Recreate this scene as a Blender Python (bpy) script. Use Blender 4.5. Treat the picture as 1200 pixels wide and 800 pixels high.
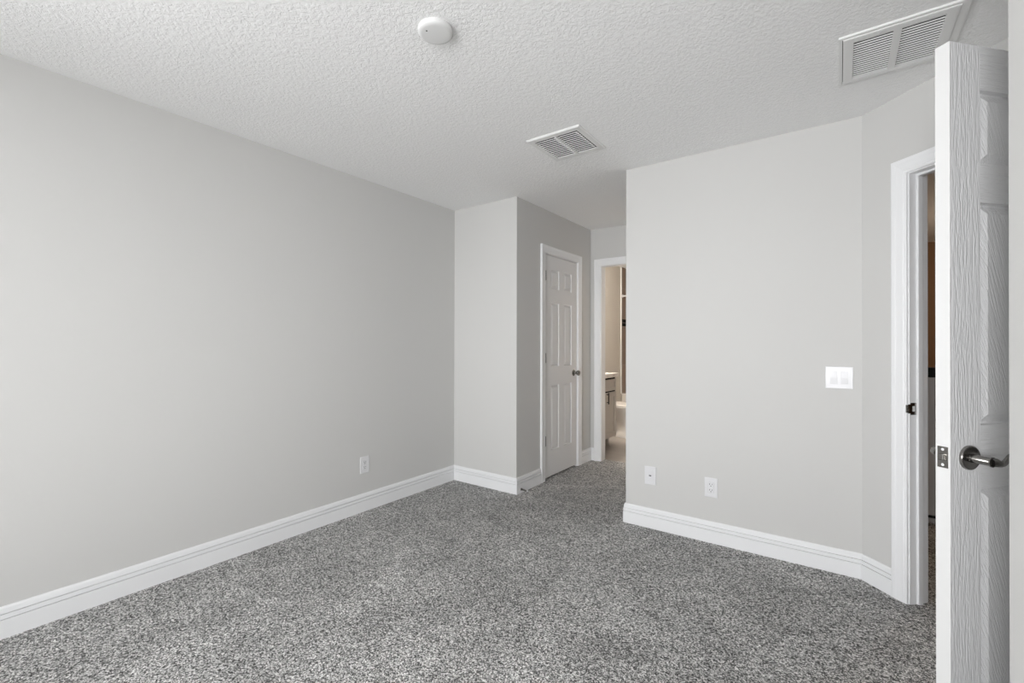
import bpy, bmesh, math, random
from mathutils import Vector, Matrix
random.seed(7)
S = bpy.context.scene
for o in list(bpy.data.objects): bpy.data.objects.remove(o)
COL = S.collection
R = math.radians

# ------------------------------------------------------------ camera, world, lights, exposure
cam_d = bpy.data.cameras.new('camera'); cam = bpy.data.objects.new('camera', cam_d); COL.objects.link(cam)
cam_d.sensor_fit = 'HORIZONTAL'; cam_d.sensor_width = 36.0
cam_d.lens = 533.12 / 1200 * 36
cam_d.clip_start = 0.02; cam_d.clip_end = 100
cam.matrix_world = (Matrix.Translation((0, 0, 1.2352)) @ Matrix.Rotation(R(35.757), 4, 'Z')
                    @ Matrix.Rotation(R(90.2266), 4, 'X') @ Matrix.Rotation(R(0.104), 4, 'Z'))
S.camera = cam
S.view_settings.view_transform = 'Standard'; S.view_settings.look = 'None'
S.view_settings.exposure = 0.05; S.view_settings.gamma = 1.0; S.view_settings.use_curve_mapping = False

world = bpy.data.worlds.new('world'); S.world = world; world.use_nodes = True
world.node_tree.nodes['Background'].inputs[0].default_value = (0.86, 0.93, 1.0, 1)
world.node_tree.nodes['Background'].inputs[1].default_value = 0.4

def area(name, loc, rot, sx, sy, power, col=(1, 1, 1), spread=180):
    d = bpy.data.lights.new(name, 'AREA'); d.shape = 'RECTANGLE'; d.size = sx; d.size_y = sy
    d.energy = power; d.color = col; d.spread = R(spread)
    o = bpy.data.objects.new(name, d); COL.objects.link(o); o.location = loc; o.rotation_euler = rot
    return o
YB = -2.40                                   # rear wall (behind the camera), with an added, unseen wide window
area('added_window_light', (-0.60, YB - 0.6, 1.3), (R(90), 0, R(22)), 1.4, 1.6, 6, (0.985, 0.99, 1.0), 80)  # added lamp behind the rear opening, turned toward the left wall
area('added_window_light', (-0.32, YB - 0.6, 1.3), (R(90), 0, 0), 0.8, 1.6, 36, (0.985, 0.99, 1.0), 80)  # added lamp set to the right, to reach the open door face
area('added_window_light', (-0.60, YB - 0.6, 1.2), (R(87), 0, R(32)), 1.0, 1.2, 13, (0.985, 0.99, 1.0), 62)  # added narrow lamp turned further left, to brighten the left wall
area('added_side_light', (-2.8435 - 0.40, -1.25, 1.35), (R(90), 0, R(-90)), 1.5, 1.6, 116, (0.985, 0.99, 1.0), 150)  # added lamp outside the unseen side window, standing in for daylight
area('added_up_light', (-1.20, YB - 0.75, 0.35), (R(125), 0, 0), 3.2, 1.2, 26, (1.0, 0.99, 0.97), 150)  # added lamp tilted up from low outside, to brighten the ceiling

# ------------------------------------------------------------ materials
def new_mat(name, col, rough=0.5, metal=0.0, spec=0.5):
    m = bpy.data.materials.new(name); m.use_nodes = True
    b = m.node_tree.nodes['Principled BSDF']
    b.inputs['Base Color'].default_value = (*col, 1); b.inputs['Roughness'].default_value = rough
    b.inputs['Metallic'].default_value = metal
    b.inputs['Specular IOR Level'].default_value = spec
    return m
def N(m, t): return m.node_tree.nodes.new(t)
def Lk(m, a, b): m.node_tree.links.new(a, b)
def bsdf(m): return m.node_tree.nodes['Principled BSDF']
def coords(m, scale=(1, 1, 1), rot=(0, 0, 0)):
    tc = N(m, 'ShaderNodeTexCoord'); mp = N(m, 'ShaderNodeMapping')
    Lk(m, tc.outputs['Object'], mp.inputs['Vector'])
    mp.inputs['Scale'].default_value = scale; mp.inputs['Rotation'].default_value = rot
    return mp.outputs['Vector']
def noise(m, vec, scale, detail=2, rough=0.5, dist=0.0):
    n = N(m, 'ShaderNodeTexNoise'); n.inputs['Scale'].default_value = scale
    n.inputs['Detail'].default_value = detail; n.inputs['Roughness'].default_value = rough
    n.inputs['Distortion'].default_value = dist
    Lk(m, vec, n.inputs['Vector']); return n.outputs['Fac']
def ramp(m, fac, stops, interp='LINEAR'):
    r = N(m, 'ShaderNodeValToRGB'); r.color_ramp.interpolation = interp
    e = r.color_ramp.elements
    while len(e) < len(stops): e.new(0.5)
    for k, (p, c) in enumerate(stops):
        e[k].position = p; e[k].color = (*c, 1) if len(c) == 3 else c
    Lk(m, fac, r.inputs['Fac']); return r.outputs['Color']
def bump(m, h, strength, distance):
    b = N(m, 'ShaderNodeBump'); b.inputs['Strength'].default_value = strength
    b.inputs['Distance'].default_value = distance
    Lk(m, h, b.inputs['Height']); Lk(m, b.outputs['Normal'], bsdf(m).inputs['Normal'])
def g(v): return (v, v, v)

def paint(name, col, sc=90, st=0.12):
    m = new_mat(name, col, 0.75, spec=0.25)
    bump(m, noise(m, coords(m), sc, 3, 0.6), st, 0.002); return m
M_wall = paint('greige_wall_paint', (0.622, 0.618, 0.606))
M_wall_white = paint('pale_wall_paint', (0.68, 0.65, 0.60))
M_brown = paint('brown_hall_wall', (0.20, 0.12, 0.07))  # even brown for the hall walls
M_trim = new_mat('white_trim_paint', (0.84, 0.845, 0.855), 0.38, spec=0.4)
bump(M_trim, noise(M_trim, coords(M_trim), 30, 2), 0.03, 0.001)
M_trim2 = new_mat('white_door_paint_darkened', (0.67, 0.67, 0.665), 0.42, spec=0.4)  # same paint as the door face, darkened to offset strong light on edges
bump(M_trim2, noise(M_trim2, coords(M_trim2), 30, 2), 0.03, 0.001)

M_ceil = new_mat('knockdown_ceiling', (0.93, 0.93, 0.925), 0.85, spec=0.2)
v = coords(M_ceil)
a = ramp(M_ceil, noise(M_ceil, v, 62, 4, 0.62, 0.5), [(0.40, g(0)), (0.60, g(1))])
b2 = noise(M_ceil, v, 130, 3, 0.6)
mx = N(M_ceil, 'ShaderNodeMix'); mx.data_type = 'FLOAT'; mx.inputs[0].default_value = 0.28
Lk(M_ceil, a, mx.inputs[2]); Lk(M_ceil, b2, mx.inputs[3])
bump(M_ceil, mx.outputs[0], 0.50, 0.0045)

def tuft(m, v, scale):
    """one random value per yarn tuft"""
    vo = N(m, 'ShaderNodeTexVoronoi'); vo.inputs['Scale'].default_value = scale; Lk(m, v, vo.inputs['Vector'])
    sp = N(m, 'ShaderNodeSeparateColor'); Lk(m, vo.outputs['Color'], sp.inputs[0])
    return sp.outputs[0], vo.outputs['Distance']
def carpet(name, cols):
    m = new_mat(name, g(0.3), 0.95, spec=0.1)
    v = coords(m)
    t1, d1 = tuft(m, v, 290); t2, d2 = tuft(m, v, 165)
    mixf = N(m, 'ShaderNodeMix'); mixf.data_type = 'FLOAT'; mixf.inputs[0].default_value = 0.45
    Lk(m, t1, mixf.inputs[2]); Lk(m, t2, mixf.inputs[3])
    c = ramp(m, mixf.outputs[0], [(0.15, cols[0]), (0.42, cols[1]), (0.58, cols[2]), (0.85, cols[3])])
    f3 = noise(m, coords(m, (1, 1.0, 1), (0, 0, 0.5)), 2.6, 4, 0.6, 1.0)
    c3 = ramp(m, f3, [(0.32, g(0.80)), (0.68, g(1.14))])
    mm = N(m, 'ShaderNodeMix'); mm.data_type = 'RGBA'; mm.blend_type = 'MULTIPLY'; mm.inputs[0].default_value = 1
    Lk(m, c, mm.inputs[6]); Lk(m, c3, mm.inputs[7])
    Lk(m, mm.outputs[2], bsdf(m).inputs['Base Color'])
    bump(m, mixf.outputs[0], 0.7, 0.004)
    return m
M_carpet = carpet('grey_flecked_carpet', [(0.05, 0.05, 0.049), (0.20, 0.197, 0.192), (0.52, 0.515, 0.505), (0.96, 0.95, 0.935)])

def woodgrain(name, axis, slant=0.0):
    """embossed wood grain of a moulded door: strokes run along z (axis='z') or x (axis='x')"""
    m = new_mat(name, (0.88, 0.88, 0.885), 0.40, spec=0.45)
    sc = (1, 1, 0.09) if axis == 'z' else (0.07, 1, 1)
    tc = N(m, 'ShaderNodeTexCoord')
    mp = N(m, 'ShaderNodeMapping'); mp.inputs['Scale'].default_value = sc
    src = tc.outputs['Object']
    if slant:
        r0 = N(m, 'ShaderNodeMapping'); r0.inputs['Rotation'].default_value = (0, slant, 0)
        Lk(m, src, r0.inputs['Vector']); src = r0.outputs['Vector']
    Lk(m, src, mp.inputs['Vector'])
    n1 = noise(m, mp.outputs['Vector'], 120, 3, 0.55, 0.8)
    n2 = noise(m, mp.outputs['Vector'], 300, 2, 0.5, 0.3)
    mixf = N(m, 'ShaderNodeMix'); mixf.data_type = 'FLOAT'; mixf.inputs[0].default_value = 0.35
    Lk(m, n1, mixf.inputs[2]); Lk(m, n2, mixf.inputs[3])
    rr = ramp(m, mixf.outputs[0], [(0.40, g(0)), (0.52, g(0.8)), (0.6, g(1))])
    bump(m, rr, 0.7, 0.0013)
    return m
M_stile = woodgrain('door_grain_vertical', 'z')
M_rail = woodgrain('door_grain_horizontal', 'x')
M_panel = woodgrain('door_grain_panel', 'z', 0.32)
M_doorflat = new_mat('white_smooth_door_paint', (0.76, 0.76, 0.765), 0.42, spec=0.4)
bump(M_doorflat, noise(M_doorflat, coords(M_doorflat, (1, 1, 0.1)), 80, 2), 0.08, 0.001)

def metal(name, col, rough):
    m = new_mat(name, col, rough, 1.0)
    rr = ramp(m, noise(m, coords(m), 60, 3), [(0.3, g(rough * 0.8)), (0.7, g(rough * 1.25))])
    Lk(m, rr, bsdf(m).inputs['Roughness']); return m
M_nickel = metal('satin_nickel', (0.27, 0.262, 0.248), 0.17)
M_hinge = metal('aged_nickel_hinge', (0.13, 0.125, 0.12), 0.35)
M_black = new_mat('black_metal', (0.008, 0.008, 0.008), 0.45, spec=0.2)
M_plastic = new_mat('white_plastic', (0.75, 0.75, 0.765), 0.3, spec=0.5)
bump(M_plastic, noise(M_plastic, coords(M_plastic), 200, 1), 0.02, 0.0005)
M_detector = new_mat('smoke_detector_plastic', (0.74, 0.74, 0.735), 0.4)
bump(M_detector, noise(M_detector, coords(M_detector), 200, 1), 0.02, 0.0005)
M_vent = new_mat('white_enamelled_steel', (0.80, 0.80, 0.79), 0.4)
bump(M_vent, noise(M_vent, coords(M_vent), 120, 1), 0.02, 0.0005)
M_dark = new_mat('painted_dark_shade', (0.012, 0.012, 0.012), 0.9, spec=0.1)  # near-black that stands for shade behind grilles and in cabinet gaps
M_slot = new_mat('dark_slot', (0.02, 0.02, 0.02), 0.7)
M_cab = new_mat('greige_cabinet_paint', (0.50, 0.47, 0.44), 0.45)
bump(M_cab, noise(M_cab, coords(M_cab), 40, 2), 0.03, 0.001)
M_porc = new_mat('white_porcelain', (0.86, 0.83, 0.79), 0.12)
M_quartz = new_mat('white_quartz', (0.9, 0.87, 0.84), 0.2)
Lk(M_quartz, ramp(M_quartz, noise(M_quartz, coords(M_quartz), 14, 5, 0.7, 1.0), [(0.3, (0.70, 0.66, 0.62)), (0.5, (0.9, 0.87, 0.84))]), bsdf(M_quartz).inputs['Base Color'])

def tile(name, c1, c2, grout, sx, sz, rot):
    m = new_mat(name, c1, 0.35)
    v = coords(m, (1, 1, 1), rot)
    br = N(m, 'ShaderNodeTexBrick'); Lk(m, v, br.inputs['Vector'])
    br.inputs['Color1'].default_value = (*c1, 1); br.inputs['Color2'].default_value = (*c2, 1)
    br.inputs['Mortar'].default_value = (*grout, 1); br.inputs['Scale'].default_value = 1.0
    br.inputs['Mortar Size'].default_value = 0.003; br.inputs['Brick Width'].default_value = sx
    br.inputs['Row Height'].default_value = sz
    Lk(m, br.outputs['Color'], bsdf(m).inputs['Base Color']); return m
M_btile = tile('brown_shower_tile', (0.26, 0.20, 0.16), (0.32, 0.25, 0.20), (0.40, 0.34, 0.29), 0.60, 0.30, (R(90), 0, R(90)))
M_ftile = tile('grey_plank_floor_tile', (0.34, 0.31, 0.29), (0.40, 0.37, 0.34), (0.27, 0.25, 0.23), 0.90, 0.15, (0, 0, 0))
M_mosaic = new_mat('black_mosaic_tile', (0.006, 0.006, 0.007), 0.6, spec=0.08)
M_glass = bpy.data.materials.new('clear_window_glass'); M_glass.use_nodes = True
nt = M_glass.node_tree; nt.nodes.clear()
mo = nt.nodes.new('ShaderNodeOutputMaterial'); tr = nt.nodes.new('ShaderNodeBsdfTransparent'); gl = nt.nodes.new('ShaderNodeBsdfGlossy')
gl.inputs['Roughness'].default_value = 0.02; mxs = nt.nodes.new('ShaderNodeMixShader'); mxs.inputs[0].default_value = 0.06
nt.links.new(tr.outputs[0], mxs.inputs[1]); nt.links.new(gl.outputs[0], mxs.inputs[2]); nt.links.new(mxs.outputs[0], mo.inputs[0])

# ------------------------------------------------------------ mesh helpers
class MB:
    """collects boxes, tubes, lathes and sweeps into one mesh"""
    def __init__(s): s.v = []; s.f = []; s.mi = []; s.sm = []
    def add(s, vs, fs, mi=0, smooth=False):
        o = len(s.v); s.v += [tuple(p) for p in vs]
        for f in fs: s.f.append([i + o for i in f]); s.mi.append(mi); s.sm.append(smooth)
        return s
    def box(s, x0, x1, y0, y1, z0, z1, mi=0, bev=0.0, M=None):
        if bev <= 0:
            vs = [Vector((x, y, z)) for x in (x0, x1) for y in (y0, y1) for z in (z0, z1)]
            fs = [(0, 1, 3, 2), (4, 6, 7, 5), (0, 4, 5, 1), (2, 3, 7, 6), (0, 2, 6, 4), (1, 5, 7, 3)]
        else:
            bm = bmesh.new(); bmesh.ops.create_cube(bm, size=1)
            for q in bm.verts:
                q.co = Vector(((x0 + x1) / 2 + q.co.x * (x1 - x0), (y0 + y1) / 2 + q.co.y * (y1 - y0), (z0 + z1) / 2 + q.co.z * (z1 - z0)))
            bmesh.ops.bevel(bm, geom=list(bm.edges), offset=bev, segments=2, affect='EDGES', profile=0.6)
            bm.verts.ensure_lookup_table(); bm.verts.index_update()
            vs = [q.co.copy() for q in bm.verts]; fs = [[q.index for q in f.verts] for f in bm.faces]; bm.free()
        if M is not None: vs = [M @ p for p in vs]
        return s.add(vs, fs, mi)
    def tube(s, pts, rad, n=14, mi=0, flat=None, caps=True):
        pts = [Vector(p) for p in pts]; rad = rad if isinstance(rad, (list, tuple)) else [rad] * len(pts)
        vs = []; up = None
        for i, p in enumerate(pts):
            t = (pts[min(i + 1, len(pts) - 1)] - pts[max(i - 1, 0)]).normalized()
            if up is None: up = Vector((0, 0, 1)) if abs(t.z) < 0.9 else Vector((1, 0, 0))
            a = t.cross(up).normalized(); b = a.cross(t).normalized()
            fa = flat[i] if flat else 1.0
            for k in range(n):
                q = 2 * math.pi * k / n
                vs.append(p + a * math.cos(q) * rad[i] * fa + b * math.sin(q) * rad[i])
        fs = [(i * n + k, i * n + (k + 1) % n, (i + 1) * n + (k + 1) % n, (i + 1) * n + k) for i in range(len(pts) - 1) for k in range(n)]
        if caps: fs += [list(range(n))[::-1], [(len(pts) - 1) * n + k for k in range(n)]]
        return s.add(vs, fs, mi, True)
    def lathe(s, prof, M=None, n=32, mi=0):
        """prof: (radius, height) pairs, revolved about local z"""
        vs = []; 
        for r, h in prof:
            for k in range(n):
                q = 2 * math.pi * k / n; vs.append(Vector((r * math.cos(q), r * math.sin(q), h)))
        if M is not None: vs = [M @ p for p in vs]
        fs = [(i * n + k, i * n + (k + 1) % n, (i + 1) * n + (k + 1) % n, (i + 1) * n + k) for i in range(len(prof) - 1) for k in range(n)]
        fs += [list(range(n))[::-1], [(len(prof) - 1) * n + k for k in range(n)]]
        return s.add(vs, fs, mi, True)
    def loft(s, secs, n=36, mi=0, caps=True):
        """secs: (cx, cy, rx, ry, z, power) superellipses stacked"""
        vs = []
        for cx, cy, rx, ry, z, pw in secs:
            for k in range(n):
                q = 2 * math.pi * k / n; c, d = math.cos(q), math.sin(q)
                vs.append((cx + rx * math.copysign(abs(c) ** (2 / pw), c), cy + ry * math.copysign(abs(d) ** (2 / pw), d), z))
        fs = [(i * n + k, i * n + (k + 1) % n, (i + 1) * n + (k + 1) % n, (i + 1) * n + k) for i in range(len(secs) - 1) for k in range(n)]
        if caps: fs += [list(range(n))[::-1], [(len(secs) - 1) * n + k for k in range(n)]]
        return s.add(vs, fs, mi, True)
    def build(s, name, mat, parent=None, loc=(0, 0, 0), rz=0.0):
        me = bpy.data.meshes.new(name); me.from_pydata(s.v, [], s.f)
        mats = mat if isinstance(mat, (list, tuple)) else [mat]
        for m in mats: me.materials.append(m)
        for p, mi, sm in zip(me.polygons, s.mi, s.sm): p.material_index = mi; p.use_smooth = sm
        bm = bmesh.new(); bm.from_mesh(me); bmesh.ops.recalc_face_normals(bm, faces=bm.faces); bm.to_mesh(me); bm.free()
        if any(s.sm):
            try: me.set_sharp_from_angle(angle=R(40))
            except Exception: pass
        o = bpy.data.objects.new(name, me); COL.objects.link(o)
        if parent: o.parent = parent
        else: o.location = loc; o.rotation_euler = (0, 0, rz)
        return o
def empty(name, loc, rz=0.0):
    o = bpy.data.objects.new(name, None); o.empty_display_size = 0.05; COL.objects.link(o)
    o.location = loc; o.rotation_euler = (0, 0, rz); return o
def tag(o, label=None, cat=None, group=None, kind=None):
    if label: o['label'] = label
    if cat: o['category'] = cat
    if group: o['group'] = group
    if kind: o['kind'] = kind
    return o
def struct(o, label=None, cat=None): return tag(o, label, cat, kind='structure')

# ------------------------------------------------------------ plan (metres; floor z=0; camera over the origin)
H = 2.44; T = 0.12
XL = -2.8435            # long left wall
YN = 3.0516             # short return wall beside the closet wall
XP = -2.1508            # closet wall
YQ = 4.422              # bathroom door wall
YR = 3.0279; XR = -1.2041; XC = 0.0967      # wall facing the camera on the right
AD = Vector((math.sqrt(.5), -math.sqrt(.5), 0)); A0 = Vector((XC, YR, 0)); ALEN = 1.21
AE = A0 + AD * ALEN     # end of the angled wall
XRW = 0.272; YRE = 1.305   # right wall and where it ends
ZD = 2.061               # head of door openings
AS0, AS1 = 0.228, 1.078 # entry opening along the angled wall
CS0, CS1 = 3.493, 4.112 # closet opening
BX0, BX1 = -2.045, -1.290  # bathroom opening
HX1, HY1, BY1, BXL = 2.30, 7.25, 7.70, -2.80

# floor
mb = MB(); mb.box(XL - T, HX1 + T, YB - T, YQ + 0.10, -0.10, 0.0); mb.box(-0.42, HX1 + T, YQ + 0.10, HY1 + T, -0.10, 0.0)
struct(mb.build('floor', M_carpet), 'grey flecked carpet covering the bedroom floor', 'carpet')
mb = MB(); mb.box(BXL - T, -0.42, YQ + 0.10, BY1 + T, -0.10, -0.002)
struct(mb.build('floor_bathroom', M_ftile), 'grey plank tile floor seen through the bathroom doorway', 'floor')
# ceiling
mb = MB(); mb.box(XL - T, HX1 + T, YB - T, BY1 + T, H, H + 0.1)
struct(mb.build('ceiling', M_ceil), 'white textured bedroom ceiling', 'ceiling')

def wall_boxes(name, mat, boxes, label, loc=(0, 0, 0), rz=0.0):
    mb = MB()
    for b in boxes: mb.box(*b)
    return struct(mb.build(name, mat, None, loc, rz), label, 'wall')
LY0, LY1, LZ0, LZ1 = -2.00, -0.50, 0.50, 2.12      # added, unseen side window, left of and behind the camera
wall_boxes('wall_left', M_wall, [(XL - T, XL, LY1, YQ + 0.1, 0, H), (XL - T, XL, YB, LY0, 0, H),
           (XL - T, XL, LY0, LY1, 0, LZ0), (XL - T, XL, LY0, LY1, LZ1, H)], 'long grey left wall with one outlet')
wall_boxes('wall_niche', M_wall, [(XL, XP, YN, YN + T, 0, H)], 'short light grey wall between left wall and closet wall')
wall_boxes('wall_closet', M_wall, [(XP - T, XP, YN + T, CS0 - 0.016, 0, H), (XP - T, XP, CS0 - 0.016, CS1 + 0.016, ZD, H), (XP - T, XP, CS1 + 0.016, YQ, 0, H)],
           'grey wall around the narrow closet door')
wall_boxes('wall_alcove', M_wall, [(XL, BX0, YQ, YQ + 0.1, 0, H), (BX0, BX1, YQ, YQ + 0.1, ZD, H), (BX1, -0.42, YQ, YQ + 0.1, 0, H)],
           'grey wall around the bathroom doorway')
wall_boxes('wall_passage', M_wall, [(XR, XR + T, YR + T, YQ, 0, H)], 'passage side wall hidden behind the facing wall')
wall_boxes('wall_facing', M_wall, [(XR, XC, YR, YR + T, 0, H)], 'light grey wall with the light switch')
rA = -math.pi / 4; TE = 0.100
# angled wall: local x along the wall, y into it
wall_boxes('wall_entry', M_wall, [(0, AS0, 0, TE, 0, H), (AS0, AS1, 0, TE, ZD, H), (AS1, ALEN, 0, TE, 0, H)],
           'angled grey wall around the entry doorway', tuple(A0), rA)
wall_boxes('wall_recess', M_wall, [(AE.x, AE.x + T, YRE, AE.y, 0, H)], 'side wall of the entry recess')
wall_boxes('wall_return', M_wall, [(XRW + T, HX1, YRE - T, YRE, 0, H)], 'return wall behind the right wall')
wall_boxes('wall_right', M_wall, [(XRW, XRW + T, YB, YRE, 0, H)], 'light grey wall edge at right of the photo')
# rear wall with the opening of the added window
WX0, WX1, WZ0, WZ1 = -2.45, 0.05, 0.50, 2.12
wall_boxes('wall_rear', M_wall, [(XL - T, WX0, YB - T, YB, 0, H), (WX1, XRW + T, YB - T, YB, 0, H),
           (WX0, WX1, YB - T, YB, 0, WZ0), (WX0, WX1, YB - T, YB, WZ1, H)], 'rear wall with the added unseen window')
# bathroom and hall shells
wall_boxes('wall_bathroom_left', M_wall_white, [(BXL - T, BXL, YQ + 0.1, BY1, 0, H)], 'pale bathroom wall seen through the doorway')
wall_boxes('wall_bathroom_far', M_btile, [(BXL - T, -0.42, BY1, BY1 + T, 0, H)], 'tiled end wall of the bathroom')
wall_boxes('wall_bathroom_right', M_wall_white, [(-0.54, -0.42, YQ + 0.1, BY1, 0, H)], 'right wall of the bathroom')
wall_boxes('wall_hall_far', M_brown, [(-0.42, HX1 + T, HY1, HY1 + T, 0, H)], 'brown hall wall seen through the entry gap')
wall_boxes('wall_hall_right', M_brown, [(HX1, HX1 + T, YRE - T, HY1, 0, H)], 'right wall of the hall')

# ------------------------------------------------------------ baseboards: profile swept along the walls with mitred corners
BP = [(0, 0), (0.015, 0), (0.015, 0.0780), (0.0070, 0.0783), (0.0070, 0.0818), (0.0140, 0.0821), (0.0135, 0.0998), (0.0055, 0.1001), (0.0055, 0.1037), (0.0120, 0.1040), (0.0095, 0.1230), (0.0050, 0.1312), (0, 0.1312)]
def run_baseboards(pts, names):
    P = [Vector((p[0], p[1])) for p in pts]
    nrm = []
    for a, b in zip(P, P[1:]):
        d = (b - a).normalized(); nrm.append(Vector((d.y, -d.x)))       # room on the right of the path
    mit = []
    for i in range(len(P)):
        if i == 0: mit.append(nrm[0])
        elif i == len(P) - 1: mit.append(nrm[-1])
        else:
            m = nrm[i - 1] + nrm[i]; mit.append(m / (m.dot(nrm[i])))
    for i, nm in enumerate(names):
        if nm is None: continue
        vs = []
        for j in (i, i + 1):
            for d, z in BP: q = P[j] + mit[j] * d; vs.append((q.x, q.y, z))
        n = len(BP)
        fs = [(k, (k + 1) % n, n + (k + 1) % n, n + k) for k in range(n)] + [list(range(n)), list(range(n, 2 * n))[::-1]]
        mb = MB(); mb.add(vs, fs)
        struct(mb.build('baseboard_' + nm[0], M_trim), nm[1], 'baseboard')
CW = 0.070                                    # casing width
run_baseboards([(XL, YB), (XL, YN), (XP, YN), (XP, CS0 - 0.005 - CW)],
               [('left', 'white baseboard along the long left wall'), ('niche', 'white baseboard of the short return wall'),
                ('closet', 'white baseboard from the wall corner to the closet door')])
run_baseboards([(XP, CS1 + 0.005 + CW), (XP, YQ), (BX0 + 0.011 - CW, YQ)],
               [('passage', 'white baseboard right of the closet door'), ('alcove', 'short white baseboard left of the bathroom doorway')])
pa = A0 + AD * (AS0 + 0.011 - CW)
run_baseboards([(XR, YQ), (XR, YR), (XC, YR), (pa.x, pa.y)],
               [('passage_right', 'white baseboard on the hidden passage side'), ('facing', 'white baseboard under the switch wall'),
                ('entry', 'short angled white baseboard left of the entry casing')])
pb = A0 + AD * (AS1 - 0.011 + CW)
run_baseboards([(pb.x, pb.y), (AE.x, AE.y), (AE.x, YRE), (XRW, YRE), (XRW, YB), (XL, YB)],
               [None, ('recess', 'white baseboard in the entry recess'), ('return', 'white baseboard of the return wall'),
                ('right', 'white baseboard of the right wall'), ('rear', 'white baseboard of the rear wall')])

# ------------------------------------------------------------ door trim: casing (mitred sweep), jamb, stop
CP = [(0, 0), (0, 0.010), (0.004, 0.0125), (0.010, 0.0125), (0.012, 0.0105), (0.016, 0.0130), (0.046, 0.0155), (0.052, 0.0175), (0.064, 0.0185), (0.070, 0.0165), (0.070, 0)]
def casing(mb, s0, s1, z1, side):
    """side=-1: stands out of the wall towards the viewer (y<0); side=+1 : on the far face (y>T)"""
    r = 0.011; s0 += r; s1 -= r; z1 -= r
    base = 0.0 if side < 0 else side
    def pt(w, d, k):
        y = -d if side < 0 else side + d
        return [(s0 - w, y, 0), (s0 - w, y, z1 + w), (s1 + w, y, z1 + w), (s1 + w, y, 0)][k]
    n = len(CP); vs = [pt(w, d, k) for k in range(4) for w, d in CP]
    fs = [(k * n + i, k * n + (i + 1) % n, (k + 1) * n + (i + 1) % n, (k + 1) * n + i) for k in range(3) for i in range(n)]
    fs += [list(range(n)), [3 * n + i for i in range(n)][::-1]]
    mb.add(vs, fs)
def trim_set(name, loc, rz, s0, s1, th, stop_y, label, stop=True):
    t = empty(name, loc, rz); struct(t, label, 'door frame')
    mb = MB(); casing(mb, s0, s1, ZD, -1); c = mb.build('casing', M_trim, t)
    mb = MB(); casing(mb, s0, s1, ZD, th); mb.build('casing', M_trim, t)
    J = 0.016
    mb = MB(); mb.box(s0, s0 + J, 0.0, th, 0, ZD - J); mb.box(s1 - J, s1, 0.0, th, 0, ZD - J); mb.box(s0, s1, 0.0, th, ZD - J, ZD)
    mb.build('jamb', M_trim, t)
    if stop:
        a, b = stop_y; q = 0.011
        mb = MB(); mb.box(s0 + J, s0 + J + q, a, b, 0, ZD - J - q, bev=0.0015); mb.box(s1 - J - q, s1 - J, a, b, 0, ZD - J - q, bev=0.0015)
        mb.box(s0 + J, s1 - J, a, b, ZD - J - q, ZD - J, bev=0.0015)
        mb.build('stop_strip', M_trim, t)
    return t
# closet frame: local x -> +y world, local y -> -x world
t1 = trim_set('trim_1', (XP, 0, 0), math.pi / 2, CS0 - 0.016, CS1 + 0.016, T, (0.045, 0.075), 'white casing around the narrow closet door')
t2 = trim_set('trim_2', (0, YQ, 0), 0, BX0, BX1, 0.10, (0.04, 0.07), 'white casing around the bathroom doorway', False)
t3 = trim_set('trim_3', tuple(A0), rA, AS0, AS1, TE, (0.038, 0.064), 'white casing around the entry doorway')
# strike plate on the entry jamb
mb = MB(); x = AS0 + 0.016
mb.box(x + 0.0002, x + 0.0018, 0.004, 0.036, 0.899, 0.956, bev=0.0006)
mb.box(x + 0.0002, x + 0.0018, -0.0080, 0.005, 0.906, 0.949); mb.box(x - 0.0055, x + 0.0018, -0.0150, -0.0130, 0.909, 0.946, bev=0.0006); mb.box(x - 0.0004, x + 0.0014, -0.0140, -0.0075, 0.909, 0.946)
sp = mb.build('strike_plate', M_nickel, t3); sp['label'] = 'brushed nickel strike plate'
mb = MB(); mb.box(x + 0.0017, x + 0.0022, 0.014, 0.028, 0.915, 0.940); mb.build('latch_hole', M_trim2, sp)

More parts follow.
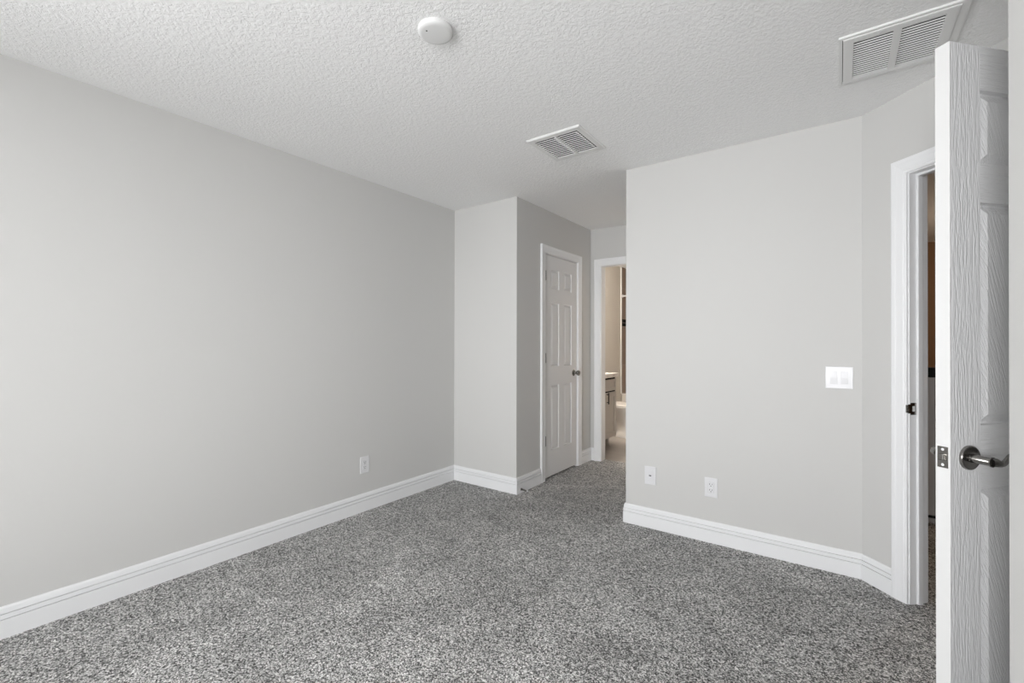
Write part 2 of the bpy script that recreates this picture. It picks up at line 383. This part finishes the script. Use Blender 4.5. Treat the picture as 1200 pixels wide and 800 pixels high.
# ------------------------------------------------------------ six panel moulded doors
def six_panel(W, Hd, th, z_rows, stile, mull, mats):
    pw = (W - 2 * stile - mull) / 2
    xs = [0, stile, stile + pw, stile + pw + mull, W - stile, W]
    zs = [0]
    for a, b in z_rows: zs += [a, b]
    zs.append(Hd)
    mb = MB()
    for side in (0, 1):
        def Y(d): return d if side == 0 else th - d
        for i in range(5):
            for k in range(len(zs) - 1):
                x0, x1, z0, z1 = xs[i], xs[i + 1], zs[k], zs[k + 1]
                if i in (1, 3) and k % 2 == 1:
                    rings = [(0, 0), (0.0030, 0.0110), (0.0075, 0.0120), (0.0095, 0.0112), (0.029, 0.0015)]
                    vs = []
                    for ins, d in rings:
                        vs += [(x0 + ins, Y(d), z0 + ins), (x1 - ins, Y(d), z0 + ins), (x1 - ins, Y(d), z1 - ins), (x0 + ins, Y(d), z1 - ins)]
                    fs = [(4 * r + c, 4 * r + (c + 1) % 4, 4 * r + 4 + (c + 1) % 4, 4 * r + 4 + c) for r in range(len(rings) - 1) for c in range(4)]
                    fs.append([4 * (len(rings) - 1) + c for c in range(4)])
                    mb.add(vs, fs, 2)
                else:
                    mi = 0 if i in (0, 4) or (i == 2 and k % 2 == 1) else 1
                    mb.add([(x0, Y(0), z0), (x1, Y(0), z0), (x1, Y(0), z1), (x0, Y(0), z1)], [(0, 1, 2, 3)], mi)
    for (a, b, c, d) in [((0, 0, 0), (0, th, 0), (0, th, Hd), (0, 0, Hd)), ((W, 0, 0), (W, th, 0), (W, th, Hd), (W, 0, Hd)),
                         ((0, 0, 0), (W, 0, 0), (W, th, 0), (0, th, 0)), ((0, 0, Hd), (W, 0, Hd), (W, th, Hd), (0, th, Hd))]:
        mb.add([a, b, c, d], [(0, 1, 2, 3)], 3)
    bm = bmesh.new(); me = bpy.data.meshes.new('t'); me.from_pydata(mb.v, [], mb.f); bm.from_mesh(me)
    for f, mi in zip(bm.faces, mb.mi): f.material_index = mi
    bmesh.ops.remove_doubles(bm, verts=bm.verts, dist=1e-5); bmesh.ops.recalc_face_normals(bm, faces=bm.faces)
    bm.to_mesh(me); bm.free(); me.name = 'door_leaf'
    for m in mats: me.materials.append(m)
    return me
def mesh_child(name, me, parent):
    o = bpy.data.objects.new(name, me); COL.objects.link(o); o.parent = parent; return o
RY = Matrix.Rotation(R(90), 4, 'X')          # lathe axis z -> -y (out of the door face)
def hinge(parent, x, y, z, h=0.089):
    mb = MB(); mb.tube([(x, y, z - h / 2), (x, y, z + h / 2)], 0.0065, 12)
    mb.box(x - 0.003, x + 0.016, y + 0.0045, y + 0.0068, z - h / 2, z + h / 2, bev=0.0006)
    return mb.build('hinge', M_hinge, parent)

# door 1: closed narrow closet door
ZB = 0.018
d1 = empty('door_1', (XP - 0.004, CS0, ZB), math.pi / 2); struct(d1, 'narrow white six panel closet door, closed', 'door')
rows1 = [(0.235, 0.830), (1.005, 1.590), (1.722, 1.897)]
W1 = CS1 - CS0 - 0.006
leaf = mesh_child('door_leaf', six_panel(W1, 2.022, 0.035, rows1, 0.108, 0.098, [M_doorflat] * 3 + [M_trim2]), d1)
leaf.location = (0.003, 0, 0)
for z in (0.335, 1.085, 1.830): hinge(d1, 0.006, -0.007, z)
kb = MB()
kb.lathe([(0.0, 0.0), (0.031, 0.0), (0.0315, 0.004), (0.027, 0.008), (0.012, 0.010), (0.0105, 0.030), (0.0150, 0.036), (0.0235, 0.042), (0.0270, 0.052), (0.0250, 0.061), (0.0180, 0.067), (0.0, 0.069)],
         Matrix.Translation((W1 - 0.062, 0, 0.925)) @ RY)
k = kb.build('door_knob', M_nickel, d1); k['label'] = 'round satin nickel knob'

# door 2: entry door standing open, latch edge towards the camera (local x=0), hinges at x=W2
DA = R(47.41); W2 = 0.838; TH = 0.035
d2 = empty('door_2', (0.2390, 1.6664, 0.014), DA); struct(d2, 'white wood grain six panel entry door standing open', 'door')
rows2 = [(0.232, 0.832), (1.001, 1.606), (1.712, 1.912)]
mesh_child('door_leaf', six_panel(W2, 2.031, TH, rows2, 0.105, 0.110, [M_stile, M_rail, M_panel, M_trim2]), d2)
for z in (0.30, 1.03, 1.77): hinge(d2, W2 + 0.004, -0.004, z)
LX, LZ = 0.0615, 0.9165
def lever(side):
    """side=-1 on the near face (y<0), +1 on the far face"""
    y0 = 0.0 if side < 0 else TH
    sh = 1.0 if side < 0 else 0.74
    Mx = Matrix.Translation((LX, y0, LZ)) @ Matrix.Rotation(R(90 if side < 0 else -90), 4, 'X')
    mb = MB()
    mb.lathe([(0.0, 0.0), (0.0325, 0.0), (0.0330, 0.003), (0.0318, 0.0075), (0.0300, 0.0085), (0.0290, 0.0075), (0.0135, 0.0085), (0.0, 0.0085)], Mx)
    ro = mb.build('rosette', M_nickel, d2)
    mb = MB(); mb.box(LX - 0.024, LX - 0.019, y0 + side * 0.0085, y0 + side * 0.0095, LZ - 0.0025, LZ + 0.0025); mb.build('pin_hole', M_slot, ro)
    mb = MB(); s = side
    mb.tube([(LX, y0 + s * 0.006, LZ), (LX, y0 + s * 0.012, LZ), (LX, y0 + s * 0.050 * sh, LZ), (LX, y0 + s * 0.052 * sh, LZ)], [0.0125, 0.0112, 0.0105, 0.0095], 20)
    mb.tube([(LX, y0 + s * 0.0515 * sh, LZ), (LX, y0 + s * 0.0545 * sh, LZ)], [0.0130, 0.0130], 20)
    pts = []; rad = []; fl = []
    path = [(-0.006, 0.056, 0.000, .0105, 1.0), (0.002, 0.060, 0.0005, .0108, 1.0), (0.012, 0.0625, -0.0025, .0085, 1.0), (0.022, 0.062, -0.0025, .0072, .9), (0.036, 0.060, 0.004, .0080, .8),
            (0.052, 0.057, 0.011, .0095, .65), (0.070, 0.055, 0.014, .0100, .55), (0.090, 0.054, 0.012, .0095, .5), (0.106, 0.055, 0.007, .0085, .5), (0.116, 0.057, 0.002, .0060, .5)]
    for x_, d_, z_, r_, f_ in path: pts.append((LX + x_, y0 + s * d_ * sh, LZ + z_)); rad.append(r_); fl.append(f_)
    mb.tube(pts, rad, 16, flat=fl)
    h = mb.build('lever_handle', M_nickel, d2); h['label'] = 'satin nickel wave lever'
lever(-1); lever(1)
mb = MB(); mb.box(-0.0012, 0.001, TH / 2 - 0.0128, TH / 2 + 0.0128, LZ - 0.0285, LZ + 0.0285, bev=0.0005)
lp = mb.build('latch_plate', M_nickel, d2)
mb = MB(); mb.box(-0.0085, 0.002, TH / 2 - 0.0065, TH / 2 + 0.0055, LZ - 0.0085, LZ + 0.0085, bev=0.002); mb.build('latch_bolt', M_nickel, lp)
for dz in (-0.0205, 0.0205):
    mb = MB(); mb.lathe([(0, 0), (0.0038, 0), (0.003, 0.0008), (0, 0.0010)], Matrix.Translation((-0.0012, TH / 2, LZ + dz)) @ Matrix.Rotation(R(-90), 4, 'Y'), 14)
    mb.build('screw', M_plastic, lp)

# ------------------------------------------------------------ wall plates (local x right, y into the wall, z up)
def plate(t, w, h, holes, hh):
    """cover plate with rectangular openings and rounded rim"""
    mb = MB(); xs = [-w] + [q for ab in holes for q in ab] + [w]
    for a, b in zip(xs[::2], xs[1::2]): mb.box(a, b, -0.0050, 0.0, -h, h)
    for a, b in holes:
        mb.box(a, b, -0.0050, 0.0, hh, h); mb.box(a, b, -0.0050, 0.0, -h, -hh); mb.box(a, b, -0.0020, 0.0, -hh, hh)
    e = 0.0025
    ring = [(-w, -h), (w, -h), (w, h), (-w, h)]; ri = [(-w + e, -h + e), (w - e, -h + e), (w - e, h - e), (-w + e, h - e)]
    vs = [(x, -0.0050, z) for x, z in ring] + [(x, -0.0062, z) for x, z in ri] + [(x * 0.93, -0.0062, z * 0.955) for x, z in ri] + [(x * 0.92, -0.0050, z * 0.95) for x, z in ri]
    mb.add(vs, [(4 * r + c, 4 * r + (c + 1) % 4, 4 * r + 4 + (c + 1) % 4, 4 * r + 4 + c) for r in range(3) for c in range(4)])
    return mb.build('cover_plate', M_plastic, t)
def outlet(name, loc, rz, label, mirror=False, slots=True, group=None):
    t = tag(empty(name, loc, rz), label, 'outlet', group)
    w, h = 0.0375, 0.0600
    plate(t, w, h, [(-0.0178, 0.0178)], 0.0345)
    if slots:
        mb = MB(); mb.box(-0.0166, 0.0166, -0.0072, -0.0022, -0.0333, 0.0333, bev=0.0008); rc = mb.build('receptacle', M_plastic, t)
        for cz in (-0.0175, 0.0175):
            mb = MB()
            mb.box(-0.0080, -0.0055, -0.0079, -0.0070, cz - 0.001, cz + 0.0075); mb.box(0.0052, 0.0075, -0.0079, -0.0070, cz - 0.0005, cz + 0.0065)
            mb.lathe([(0, 0), (0.0027, 0), (0.0027, 0.0008), (0, 0.0008)], Matrix.Translation((0, -0.0071, cz - 0.0075)) @ RY, 12)
            mb.build('socket_slots', M_slot, rc)
    else:
        mb = MB(); mb.box(-0.0172, 0.0172, -0.0060, -0.0022, -0.0340, 0.0340, bev=0.0005); rc = mb.build('insert', M_plastic, t)
        mb = MB(); mb.box(-0.0075, 0.0075, -0.0073, -0.006, -0.0040, 0.0030); mb.build('jack_opening', M_slot, rc)
    return t
outlet('wall_outlet', (XL, 2.090, 0.339), math.pi / 2, 'white double socket outlet low on the long left wall')
outlet('wall_outlet', (-0.650, YR, 0.341), 0, 'white double socket outlet on facing wall, right of the single jack plate')
o = outlet('wall_jack', (-1.032, YR, 0.350), 0, 'white plate with one small jack slot near the facing wall corner', slots=False); o['category'] = 'wall jack'
t = tag(empty('light_switch', (-0.002, YR, 1.053), 0), 'white double rocker light switch on facing wall beside the entry door', 'light switch')
plate(t, 0.0610, 0.0590, [(-0.0405, -0.0065), (0.0065, 0.0405)], 0.0345)
for cx in (-0.0235, 0.0235):
    mb = MB(); x0, x1 = cx - 0.0152, cx + 0.0152                 # rocker: top half pressed in, bottom half out
    vs = [(x0, -0.0030, 0.0325), (x1, -0.0030, 0.0325), (x1, -0.0068, 0.0), (x0, -0.0068, 0.0), (x0, -0.0125, -0.0325), (x1, -0.0125, -0.0325),
          (x0, -0.0021, 0.0325), (x1, -0.0021, 0.0325), (x1, -0.0021, -0.0325), (x0, -0.0021, -0.0325)]
    mb.add(vs, [(0, 1, 2, 3), (3, 2, 5, 4), (0, 6, 7, 1), (4, 5, 8, 9), (0, 3, 4, 9, 6), (1, 7, 8, 5, 2)])
    mb.build('rocker', M_plastic, t)

# ------------------------------------------------------------ spring door stop on the closet baseboard
t = tag(empty('door_stop', (XP + 0.0145, 3.10, 0.030), 0), 'small metal spring door stop low on baseboard at the wall corner', 'door stop')
mb = MB(); mb.lathe([(0, 0), (0.011, 0), (0.011, 0.003), (0.006, 0.008), (0, 0.009)], Matrix.Rotation(R(90), 4, 'Y'), 16); mb.build('mount', M_nickel, t)
mb = MB(); pts = []
for i in range(141):
    q = i / 10 * 2 * math.pi; r_ = 0.0062 - 0.0018 * i / 140
    pts.append((0.006 + 0.052 * i / 140, r_ * math.cos(q), r_ * math.sin(q) - 0.004 * i / 140))
mb.tube(pts, 0.0013, 6); mb.build('spring', M_nickel, t)
mb = MB(); mb.lathe([(0, 0), (0.0065, 0), (0.0075, 0.004), (0.0070, 0.011), (0, 0.013)], Matrix.Translation((0.057, 0, -0.004)) @ Matrix.Rotation(R(90), 4, 'Y'), 16)
mb.build('rubber_tip', M_plastic, t)

# ------------------------------------------------------------ ceiling fixtures (local z down from the ceiling is negative)
t = tag(empty('smoke_detector', (-1.2585, 1.2425, H), 0), 'round white smoke detector on the textured ceiling', 'smoke detector')
fl = Matrix.Rotation(math.pi, 4, 'X')
mb = MB(); mb.lathe([(0, 0), (0.066, 0), (0.066, 0.005), (0.065, 0.006), (0, 0.006)], fl, 48); mb.build('mounting_base', M_detector, t)
mb = MB(); mb.lathe([(0, 0.0061), (0.066, 0.0061), (0.0675, 0.008), (0.0672, 0.012), (0.064, 0.0165), (0.056, 0.0195), (0.051, 0.0202), (0, 0.0208)], fl, 48); mb.build('cover', M_detector, t)
mb = MB(); mb.lathe([(0, 0), (0.0030, 0), (0.0030, 0.0012), (0, 0.0012)], Matrix.Translation((-0.012, -0.036, -0.0199)) @ fl, 12); mb.build('indicator_light', M_slot, t)

def slats(mb, x0, x1, y0, y1, n, w, ang, zc, th=0.0012):
    for i in range(n):
        yc = y0 + (y1 - y0) * (i + 0.5) / n
        Mx = Matrix.Translation(((x0 + x1) / 2, yc, zc)) @ Matrix.Rotation(ang, 4, 'X')
        mb.box(-(x1 - x0) / 2, (x1 - x0) / 2, -w / 2, w / 2, -th / 2, th / 2, M=Mx)
def frame_ring(mb, x0, x1, y0, y1, bx, by, z_out, z_in, z_top=0.0):
    """sloping picture-frame flange"""
    a = [(x0, y0), (x1, y0), (x1, y1), (x0, y1)]
    e = 0.006; b = [(x0 + e, y0 + e), (x1 - e, y0 + e), (x1 - e, y1 - e), (x0 + e, y1 - e)]
    c = [(x0 + bx, y0 + by), (x1 - bx, y0 + by), (x1 - bx, y1 - by), (x0 + bx, y1 - by)]
    vs = [(x, y, z_top) for x, y in a] + [(x, y, z_out) for x, y in a] + [(x, y, z_in) for x, y in b] + [(x, y, z_in) for x, y in c] + [(x, y, z_top) for x, y in c]
    fs = [(4 * r + i, 4 * r + (i + 1) % 4, 4 * r + 4 + (i + 1) % 4, 4 * r + 4 + i) for r in range(4) for i in range(4)]
    fs += [(i, (i + 1) % 4, 16 + (i + 1) % 4, 16 + i) for i in range(4)]
    mb.add(vs, fs)
# supply register
t = tag(empty('air_register', (-1.337, 2.420, H), 0), 'small square white air register in middle of the ceiling', 'ceiling vent')
mb = MB(); frame_ring(mb, -0.175, 0.175, -0.180, 0.180, 0.034, 0.040, -0.004, -0.010); mb.build('frame', M_vent, t)
mb = MB(); mb.box(-0.142, 0.142, -0.141, 0.141, -0.0012, -0.0004); mb.build('duct_shade_sheet', M_dark, t)  # flat dark sheet painted for the shade inside the duct
mb = MB(); mb.box(-0.006, 0.006, -0.141, 0.141, -0.012, -0.0015, bev=0.001); mb.build('divider', M_vent, t)
for x0, x1 in ((-0.140, -0.007), (0.007, 0.134)):
    mb = MB(); slats(mb, x0, x1, -0.132, 0.140, 12, 0.0044, R(-60), -0.0080); mb.build('louvers', M_vent, t)
    # narrow curved end deflectors
    mb = MB()
    for i in range(12):
        yc = -0.132 + 0.272 * (i + 0.5) / 12
        mb.tube([(x1 - 0.012, yc - 0.002, -0.010), (x1 - 0.005, yc + 0.003, -0.0105), (x1 + 0.001, yc + 0.011, -0.010)], 0.0016, 6)
    mb.build('end_deflectors', M_vent, t)
# return air grille
t = tag(empty('return_grille', (0.188, 2.386, H), 0), 'large white return air grille on ceiling above the open door', 'ceiling vent')
X0, X1, Y0, Y1 = -0.190, 0.190, -0.184, 0.208
mb = MB(); frame_ring(mb, X0, X1, Y0, Y1, 0.012, 0.012, -0.008, -0.009); mb.box(X1 - 0.026, X1 - 0.0105, Y0 + 0.0121, Y1 - 0.0121, -0.0089, 0.0); mb.build('outer_frame', M_vent, t)
mb = MB(); frame_ring(mb, X0 + 0.0145, X1 - 0.0275, Y0 + 0.013, Y1 - 0.0135, 0.034, 0.030, -0.0125, -0.0135, -0.001)
mb.box(-0.0195, 0.0055, Y0 + 0.043, Y1 - 0.044, -0.0135, -0.0075); dr = mb.build('filter_door', M_vent, t)
mb = MB(); mb.box(X0 + 0.0125, X1 - 0.0125, Y0 + 0.0125, Y1 - 0.0125, -0.0008, -0.0003); mb.build('grille_shade_sheet', M_dark, t)  # flat dark sheet standing for the shade behind the louvers
for x0, x1 in ((X0 + 0.049, -0.0195), (0.0055, X1 - 0.055)):
    mb = MB(); slats(mb, x0, x1, Y0 + 0.042, Y1 - 0.044, 17, 0.0054, R(-60), -0.0090, 0.0010); mb.build('louvers', M_vent, dr)
for x in (-0.06, 0.09):
    mb = MB(); mb.lathe([(0, 0), (0.004, 0), (0.0032, 0.0012), (0, 0.0015)], Matrix.Translation((x, Y0 + 0.028, -0.0134)) @ fl, 14); mb.build('screw', M_plastic, dr)

# ------------------------------------------------------------ bathroom seen through the doorway
# light over the vanity, added out of view to brighten the bathroom
vl = tag(empty('added_vanity_light', (BXL, 4.98, 2.06), math.pi / 2), 'added unseen vanity light that brightens the bathroom', 'wall lamp')
mb = MB(); mb.box(-0.25, 0.25, -0.025, 0, -0.04, 0.04, bev=0.004); mb.build('back_plate', M_nickel, vl)
M_lamp = new_mat('added_vanity_glow', (1, 0.9, 0.8), 0.4)  # glow of the added vanity light
bsdf(M_lamp).inputs['Emission Color'].default_value = (1, 0.80, 0.60, 1); bsdf(M_lamp).inputs['Emission Strength'].default_value = 18
for x in (-0.16, 0.0, 0.16):
    mb = MB(); mb.lathe([(0, 0), (0.03, 0.0), (0.05, 0.05), (0.055, 0.11), (0.0, 0.115)], Matrix.Translation((x, -0.085, -0.03)), 20); mb.build('added_lamp_shade', M_lamp, vl)

VX, VY0, VY1 = -2.200, 4.600, 5.205
t = tag(empty('bathroom_vanity', (BXL, VY0, 0), 0), 'greige bathroom vanity with one drawer above a door', 'vanity')
D = VX - BXL; Wd = VY1 - VY0
mb = MB(); mb.box(0.001, D, 0, Wd, 0.125, 0.835, bev=0.002); mb.box(0.001, D - 0.36, 0.03, Wd - 0.02, 0.0, 0.125); mb.build('cabinet_body', M_cab, t)
for yy in (0.0, Wd - 0.045):
    mb = MB(); mb.box(D - 0.115, D - 0.085, yy, yy + 0.045, 0.0, 0.124, bev=0.002); mb.build('leg', M_cab, t)
def shaker(name, y0, y1, z0, z1, fr):
    mb = MB(); x0 = D + 0.0005
    mb.box(x0, x0 + 0.012, y0, y1, z0, z1)
    for b in ((y0, y0 + fr, z0, z1), (y1 - fr, y1, z0, z1), (y0 + fr, y1 - fr, z0, z0 + fr), (y0 + fr, y1 - fr, z1 - fr, z1)):
        mb.box(x0 + 0.0121, x0 + 0.020, *b, bev=0.001)
    return mb.build(name, M_cab, t)
shaker('drawer', 0.012, Wd - 0.035, 0.680, 0.812, 0.030)
dd = shaker('cabinet_door', 0.012, Wd - 0.035, 0.135, 0.662, 0.055)
mb = MB(); mb.box(D + 0.0005, D + 0.004, 0.01, Wd - 0.033, 0.6625, 0.6795); mb.box(D + 0.0005, D + 0.004, 0.01, Wd - 0.033, 0.8125, 0.8345); mb.build('gap_shade_strips', M_dark, t)  # dark strips put in for the shade between drawer, door and counter
mb = MB(); mb.tube([(D + 0.021, 0.298, 0.645), (D + 0.045, 0.298, 0.645)], 0.004, 8); mb.tube([(D + 0.021, 0.298, 0.555), (D + 0.045, 0.298, 0.555)], 0.004, 8)
mb.box(D + 0.040, D + 0.050, 0.293, 0.303, 0.535, 0.665, bev=0.002); h = mb.build('door_handle', M_black, dd); h['label'] = 'black bar handle'
mb = MB(); mb.box(0.001, D + 0.030, -0.015, Wd + 0.020, 0.8355, 0.880, bev=0.003); mb.box(0.001, 0.022, -0.015, Wd + 0.020, 0.881, 0.96, bev=0.002); mb.build('countertop', M_quartz, t)

def glow(parent, loc, power, col):  # point light added at an unseen lamp
    d = bpy.data.lights.new('added_lamp_light', 'POINT'); d.energy = power; d.color = col; d.shadow_soft_size = 0.08
    o = bpy.data.objects.new('added_lamp_light', d); COL.objects.link(o); o.parent = parent; o.location = loc
glow(vl, (0, -0.22, 0.05), 58, (1, 0.91, 0.82))

# toilet: back against the left bathroom wall, bowl towards +x
t = tag(empty('toilet', (BXL, 5.800, 0), 0), 'white toilet beyond the vanity in the bathroom', 'toilet')
mb = MB()
mb.loft([(0.50, 0, 0.150, 0.115, -0.0015, 3), (0.50, 0, 0.150, 0.115, 0.03, 3), (0.50, 0, 0.125, 0.100, 0.07, 2.6), (0.505, 0, 0.115, 0.092, 0.16, 2.4), (0.495, 0, 0.140, 0.105, 0.23, 2.2),
         (0.46, 0, 0.215, 0.150, 0.31, 2.1), (0.455, 0, 0.255, 0.180, 0.365, 2.1), (0.455, 0, 0.255, 0.182, 0.392, 2.1)])
mb.box(0.02, 0.26, -0.11, 0.11, 0.25, 0.392, bev=0.02); mb.box(0.10, 0.42, -0.060, 0.060, -0.001, 0.26, bev=0.015); mb.build('bowl', M_porc, t)
mb = MB(); mb.loft([(0.46, 0, 0.250, 0.184, 0.3925, 2.1), (0.46, 0, 0.258, 0.190, 0.398, 2.1), (0.46, 0, 0.256, 0.188, 0.412, 2.1)]); mb.build('seat', M_porc, t)
mb = MB(); mb.loft([(0.455, 0, 0.254, 0.186, 0.4145, 2.1), (0.455, 0, 0.258, 0.190, 0.420, 2.1), (0.455, 0, 0.250, 0.182, 0.434, 2.1)]); mb.build('lid', M_porc, t)
mb = MB(); mb.box(0.012, 0.20, -0.215, 0.215, 0.393, 0.735, bev=0.018); tk = mb.build('tank', M_porc, t)
mb = MB(); mb.box(0.008, 0.21, -0.225, 0.225, 0.7355, 0.768, bev=0.010); mb.build('tank_lid', M_porc, tk)
mb = MB(); mb.tube([(0.20, -0.15, 0.69), (0.222, -0.15, 0.69), (0.226, -0.10, 0.682)], 0.006, 10); mb.build('flush_lever', M_nickel, tk)

# tub with tiled surround
TY = 6.80
t = tag(empty('bathtub', (BXL, TY, 0), 0), 'white bathtub at the far end of the bathroom', 'bathtub')
bw = -0.54 - BXL - 0.45; bd = BY1 - TY
mb = MB()
cx, cy = bw / 2, bd / 2
def rr(rx, ry, z, pw): return (cx, cy, rx, ry, z, pw)
mb.loft([rr(bw / 2 - 0.005, bd / 2 - 0.005, -0.0015, 30), rr(bw / 2 - 0.005, bd / 2 - 0.005, 0.43, 30), rr(bw / 2 - 0.002, bd / 2 - 0.002, 0.44, 30), rr(bw / 2 - 0.005, bd / 2 - 0.005, 0.45, 30),
         rr(bw / 2 - 0.07, bd / 2 - 0.08, 0.45, 8), rr(bw / 2 - 0.12, bd / 2 - 0.12, 0.20, 5), rr(bw / 2 - 0.20, bd / 2 - 0.18, 0.12, 4)], 64)
mb.build('tub_shell', M_porc, t)
struct(MB().box(BXL, BXL + 0.010, TY + 0.045, BY1 - 0.001, 0.452, H - 0.001).build('wall_shower_tile', M_btile), 'brown tiled shower wall in the bathroom', 'wall')
struct(MB().box(BXL, BXL + 0.014, TY + 0.010, TY + 0.044, 0.452, H - 0.001, bev=0.003).build('trim_4', M_trim), 'white vertical edge trim of the shower tile', 'trim')
struct(MB().box(BXL + 0.0105, BXL + 0.018, TY + 0.050, BY1 - 0.002, 1.510, 1.560).box(BXL + 0.0105, BXL + 0.018, TY + 0.050, BY1 - 0.002, 1.568, 1.618).build('trim_5', M_mosaic), 'black mosaic band in the shower tile', 'tile band')
t = tag(empty('shower_rod', (BXL + 0.0145, TY + 0.06, 1.985), 0), 'white shower curtain rod above the tub', 'shower rod')
mb = MB(); mb.tube([(0.006, 0, 0), (bw + 0.42, 0, 0)], 0.013, 14); mb.build('rod', M_plastic, t)
for xx in (0.0, bw + 0.425):
    mb = MB(); mb.lathe([(0, 0), (0.03, 0), (0.026, 0.008), (0, 0.009)], Matrix.Translation((xx, 0, 0)) @ Matrix.Rotation(R(90), 4, 'Y'), 20); mb.build('flange', M_plastic, t)

# ------------------------------------------------------------ hall seen through the gap of the entry door
wall_boxes('wall_hall_half', M_trim, [(0.34, 0.532, 4.24, 4.34, 0, 1.005)], 'white half wall in the hall seen through the door gap')
t = tag(empty('stair_railing', (0.34, 4.205, 0), 0), 'black railing before the white half wall in the hall', 'railing')
mb = MB(); mb.box(-0.02, 0.21, 0.036, 0.135, 1.0055, 1.072, bev=0.004); mb.build('handrail', M_black, t)
mb = MB(); mb.box(0.193, 0.232, 0.036, 0.075, -0.001, 1.0052, bev=0.003); mb.build('newel_post', M_black, t)
mb = MB(); mb.box(0.0, 0.192, 0.020, 0.0345, 0.040, 0.056, bev=0.002); mb.build('bottom_rail', M_black, t)

# ------------------------------------------------------------ unseen windows, added behind the camera to light the room
def window(name, loc, rz, hw, z0, z1, label):
    t = struct(empty(name, loc, rz), label, 'window')
    mb = MB()
    for b in ((-hw, -hw + 0.05, z0, z1), (hw - 0.05, hw, z0, z1), (-hw + 0.05, hw - 0.05, z0, z0 + 0.05), (-hw + 0.05, hw - 0.05, z1 - 0.05, z1), (-0.03, 0.03, z0 + 0.05, z1 - 0.05)):
        mb.box(b[0], b[1], 0.05, 0.10, b[2], b[3], bev=0.003)
    mb.build('window_frame', M_trim, t)
    mb = MB(); mb.box(-hw - 0.03, hw + 0.03, -0.03, 0.0, z0 - 0.03, z0 - 0.002, bev=0.004); mb.build('window_sill', M_trim, t)
    for a_, b_ in ((-hw + 0.05, -0.03), (0.03, hw - 0.05)):
        mb = MB(); mb.box(a_, b_, 0.072, 0.076, z0 + 0.05, z1 - 0.05); mb.build('pane', M_glass, t)
window('added_window_1', ((WX0 + WX1) / 2, YB, 0), math.pi, (WX1 - WX0) / 2, WZ0, WZ1, 'added unseen wide window behind the camera')
window('added_window_2', (XL, (LY0 + LY1) / 2, 0), math.pi / 2, (LY1 - LY0) / 2, LZ0, LZ1, 'added unseen side window behind the camera')

# hall lamp added out of view to light the hall: warm and dim
t = tag(empty('added_hall_lamp', (1.55, 5.6, H), 0), 'added unseen warm lamp that lights the hall', 'ceiling lamp')
mb = MB(); mb.lathe([(0, 0), (0.14, 0), (0.14, 0.02), (0, 0.021)], fl, 28); mb.build('lamp_base', M_nickel, t)
M_lamp2 = new_mat('added_hall_glow', (1, 0.85, 0.7), 0.4)  # glow of the added hall lamp
bsdf(M_lamp2).inputs['Emission Color'].default_value = (1, 0.72, 0.48, 1); bsdf(M_lamp2).inputs['Emission Strength'].default_value = 6
mb = MB(); mb.lathe([(0, 0.0215), (0.13, 0.0215), (0.12, 0.06), (0.07, 0.09), (0, 0.10)], fl, 28); mb.build('added_lamp_shade', M_lamp2, t)

glow(t, (0, 0, -0.16), 26, (1, 0.80, 0.60))
